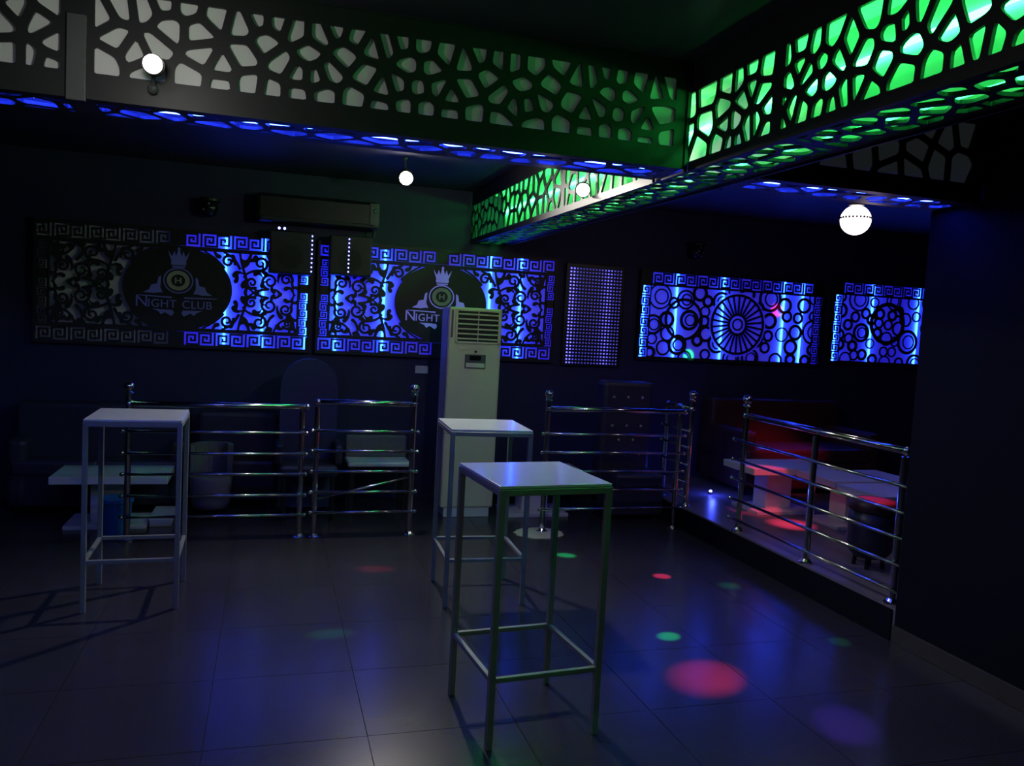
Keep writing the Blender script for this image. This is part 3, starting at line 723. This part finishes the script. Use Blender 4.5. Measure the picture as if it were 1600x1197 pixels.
# tall rounded chair against the wall
t = thing('high_back_chair', 'tall dark chair with rounded back below the gap between lattice panels', 'chair', (.33,6.9,0))
pts = [(-.23,.05),(.23,.05),(.23,1.06)]+[(.23*math.cos(a),1.06+.23*math.sin(a)) for a in [math.pi*k/14 for k in range(1,14)]]+[(-.23,1.06)]
MB().prism(pts, (.33,7.05,0), EX, EZ, (0,-1,0), .12).build('backrest', mat('navy_velvet', (.03,.03,.12), .6, noise=.2, scale=20), t)
MB().b2((.10,6.60,.36),(.56,6.97,.46),.03).build('seat', M['leather'], t)
for s in (-1,1):
    MB().b2((.33+s*.23-.03,6.62,.46),(.33+s*.23+.03,6.97,.62),.02).build('arm', M['leather'], t)
    for y in (6.65,6.95): MB().tube((.33+s*.19,y,0),(.33+s*.19,y,.37),.02).build('leg', M['black'], t)
# stool on the platform
t = thing('pouf_stool', 'dark round stool near the end of the right railing', 'stool', (3.86,4.42,PLAT))
MB().lathe([(.10,.07),(.14,.12),(.15,.30),(.14,.38)], (3.86,4.42,PLAT), 28).build('body', M['leather'], t, True)
MB().lathe([(.14,.375),(.155,.39),(.155,.43),(.14,.45),(.05,.456)], (3.86,4.42,PLAT), 28).build('cushion', M['redleather'], t, True)
for a in range(4):
    an = math.pi/4+a*math.pi/2; MB().tube((3.86+.09*math.cos(an),4.42+.09*math.sin(an),PLAT),(3.86+.08*math.cos(an),4.42+.08*math.sin(an),PLAT+.09),.014).build('leg', M['black'], t)
# pale flat patch on the floor
pts = [(.20*math.cos(2*math.pi*k/28)*(1+.06*math.sin(3*k)), .17*math.sin(2*math.pi*k/28)*(1+.05*math.cos(2*k))) for k in range(28)]
tag(MB().prism(pts, (2.12,6.10,.001), EX, EY, EZ, .008).build('floor_patch', M['patch_fab']), 'small pale patch lying on floor at the railing opening', 'mat')
# small LED uplight on the platform
t = thing('floor_light', 'tiny blue floor light on the platform beyond the opening', 'floor light', (3.97,6.65,PLAT))
MB().lathe([(.022,0),(.022,.02),(.016,.024)], (3.97,6.65,PLAT), 16).build('housing', M['plate'], t)
MB().ball((3.97,6.645,PLAT+.026),.016,10,7).build('lens', mat('blue_lens', (.3,.3,.9), .3, emit=(.25,.3,1), strength=6), t)
lamp('POINT', 'floor_light_glow', (3.97,6.60,PLAT+.10), 2.2, (.05,.08,1), .02)

# ------------------------------------------------------------------ things on the back wall
def loudspeaker(label, x0, x1, z0, z1, ledx):
    t = thing('loudspeaker', label, 'speaker', ((x0+x1)/2,7.30,z0))
    MB().b2((x0,7.24,z0),(x1,7.40,z1),.008).build('cabinet', M['black'], t)
    MB().b2((x0+.015,7.232,z0+.015),(x1-.015,7.24,z1-.015),.003).build('grille', M['lattice'], t)
    cz = (z0+z1)/2; cx = (x0+x1)/2
    MB().tube((cx,7.234,cz-.04),(cx,7.228,cz-.04),.10,24).build('woofer', M['ac_dark'], t)
    MB().b2((cx-.05,7.38,z1-.027),(cx+.05,7.498,z1-.004)).build('bracket', M['plate'], t)
    m = MB()
    for k in range(9):
        m.ball((ledx,7.228,z0+.03+k*(z1-z0-.06)/8),.007,8,6)
    m.build('led_string', mat('led_string_glow', (.2,.2,.9), .4, emit=(.25,.25,1), strength=5), t)['kind'] = 'stuff'
    return t
loudspeaker('black loudspeaker hung over the right top corner of dim panel', -.03, .33, 1.99, 2.35, .322)
loudspeaker('black loudspeaker hung over the left top corner of bright panel', .47, .83, 2.01, 2.35, .632)
t = thing('wall_light', 'twin tiny blue lights on the wall above the left loudspeaker', 'wall light', (.07,7.23,2.36))
MB().b2((.02,7.215,2.352),(.12,7.40,2.372),.003).build('bar', M['black'], t)
for dx in (-.022,.022): MB().ball((.07+dx,7.212,2.365),.011,10,7).build('bulb', mat('twin_led', (.3,.3,.9), .4, emit=(.22,.25,1), strength=7), t)
# split air conditioner
t = thing('wall_air_conditioner', 'dark wall-mounted split air conditioner above the loudspeakers', 'air conditioner', (.38,7.39,2.40))
MB().b2((-.14,7.27,2.42),(.88,7.49,2.66),.03).build('body', M['black'], t)
MB().b2((-.10,7.262,2.435),(.84,7.28,2.465),.004).build('air_flap', M['lattice'], t)
MB().b2((.80,7.262,2.44),(.885,7.30,2.65),.006).build('end_cap', M['plate'], t)
MB().ball((.845,7.262,2.58),.018,10,7).build('indicator', M['chrome'], t)
MB().tube((.845,7.262,2.42),(.845,7.30,2.36),.012).build('drain_pipe', M['plate'], t)
tag(MB().b2((1.30,7.485,1.165),(1.42,7.497,1.235),.003).build('switch_plate', M['white']), 'small white switch plate on wall left of the standing air conditioner', 'switch')
for (x, z, lab) in ((-.52,2.50,'small round party light on the wall above the dim panel'), (4.07,2.49,'small round party light on the wall above the sunburst panel')):
    t = thing('party_light', lab, 'party light', (x,7.40,z), group='small round party lights')
    MB().ball((x,7.39,z),.075,20,14).build('dome', M['screen'], t, True)
    MB().lathe([(.09,.055),(.09,.075),(.04,.09)], (x,7.39,z), 20).build('collar', M['black'], t)
    MB().b2((x-.03,7.44,z-.02),(x+.03,7.499,z+.09)).build('bracket', M['black'], t)
    for dx, dz in ((.035,-.015),(-.04,-.02),(.02,-.05),(.0,.03)):
        MB().ball((x+dx,7.39-math.sqrt(.075**2-dx*dx-dz*dz),z+dz),.009,8,6).build('lens', M['button'], t)
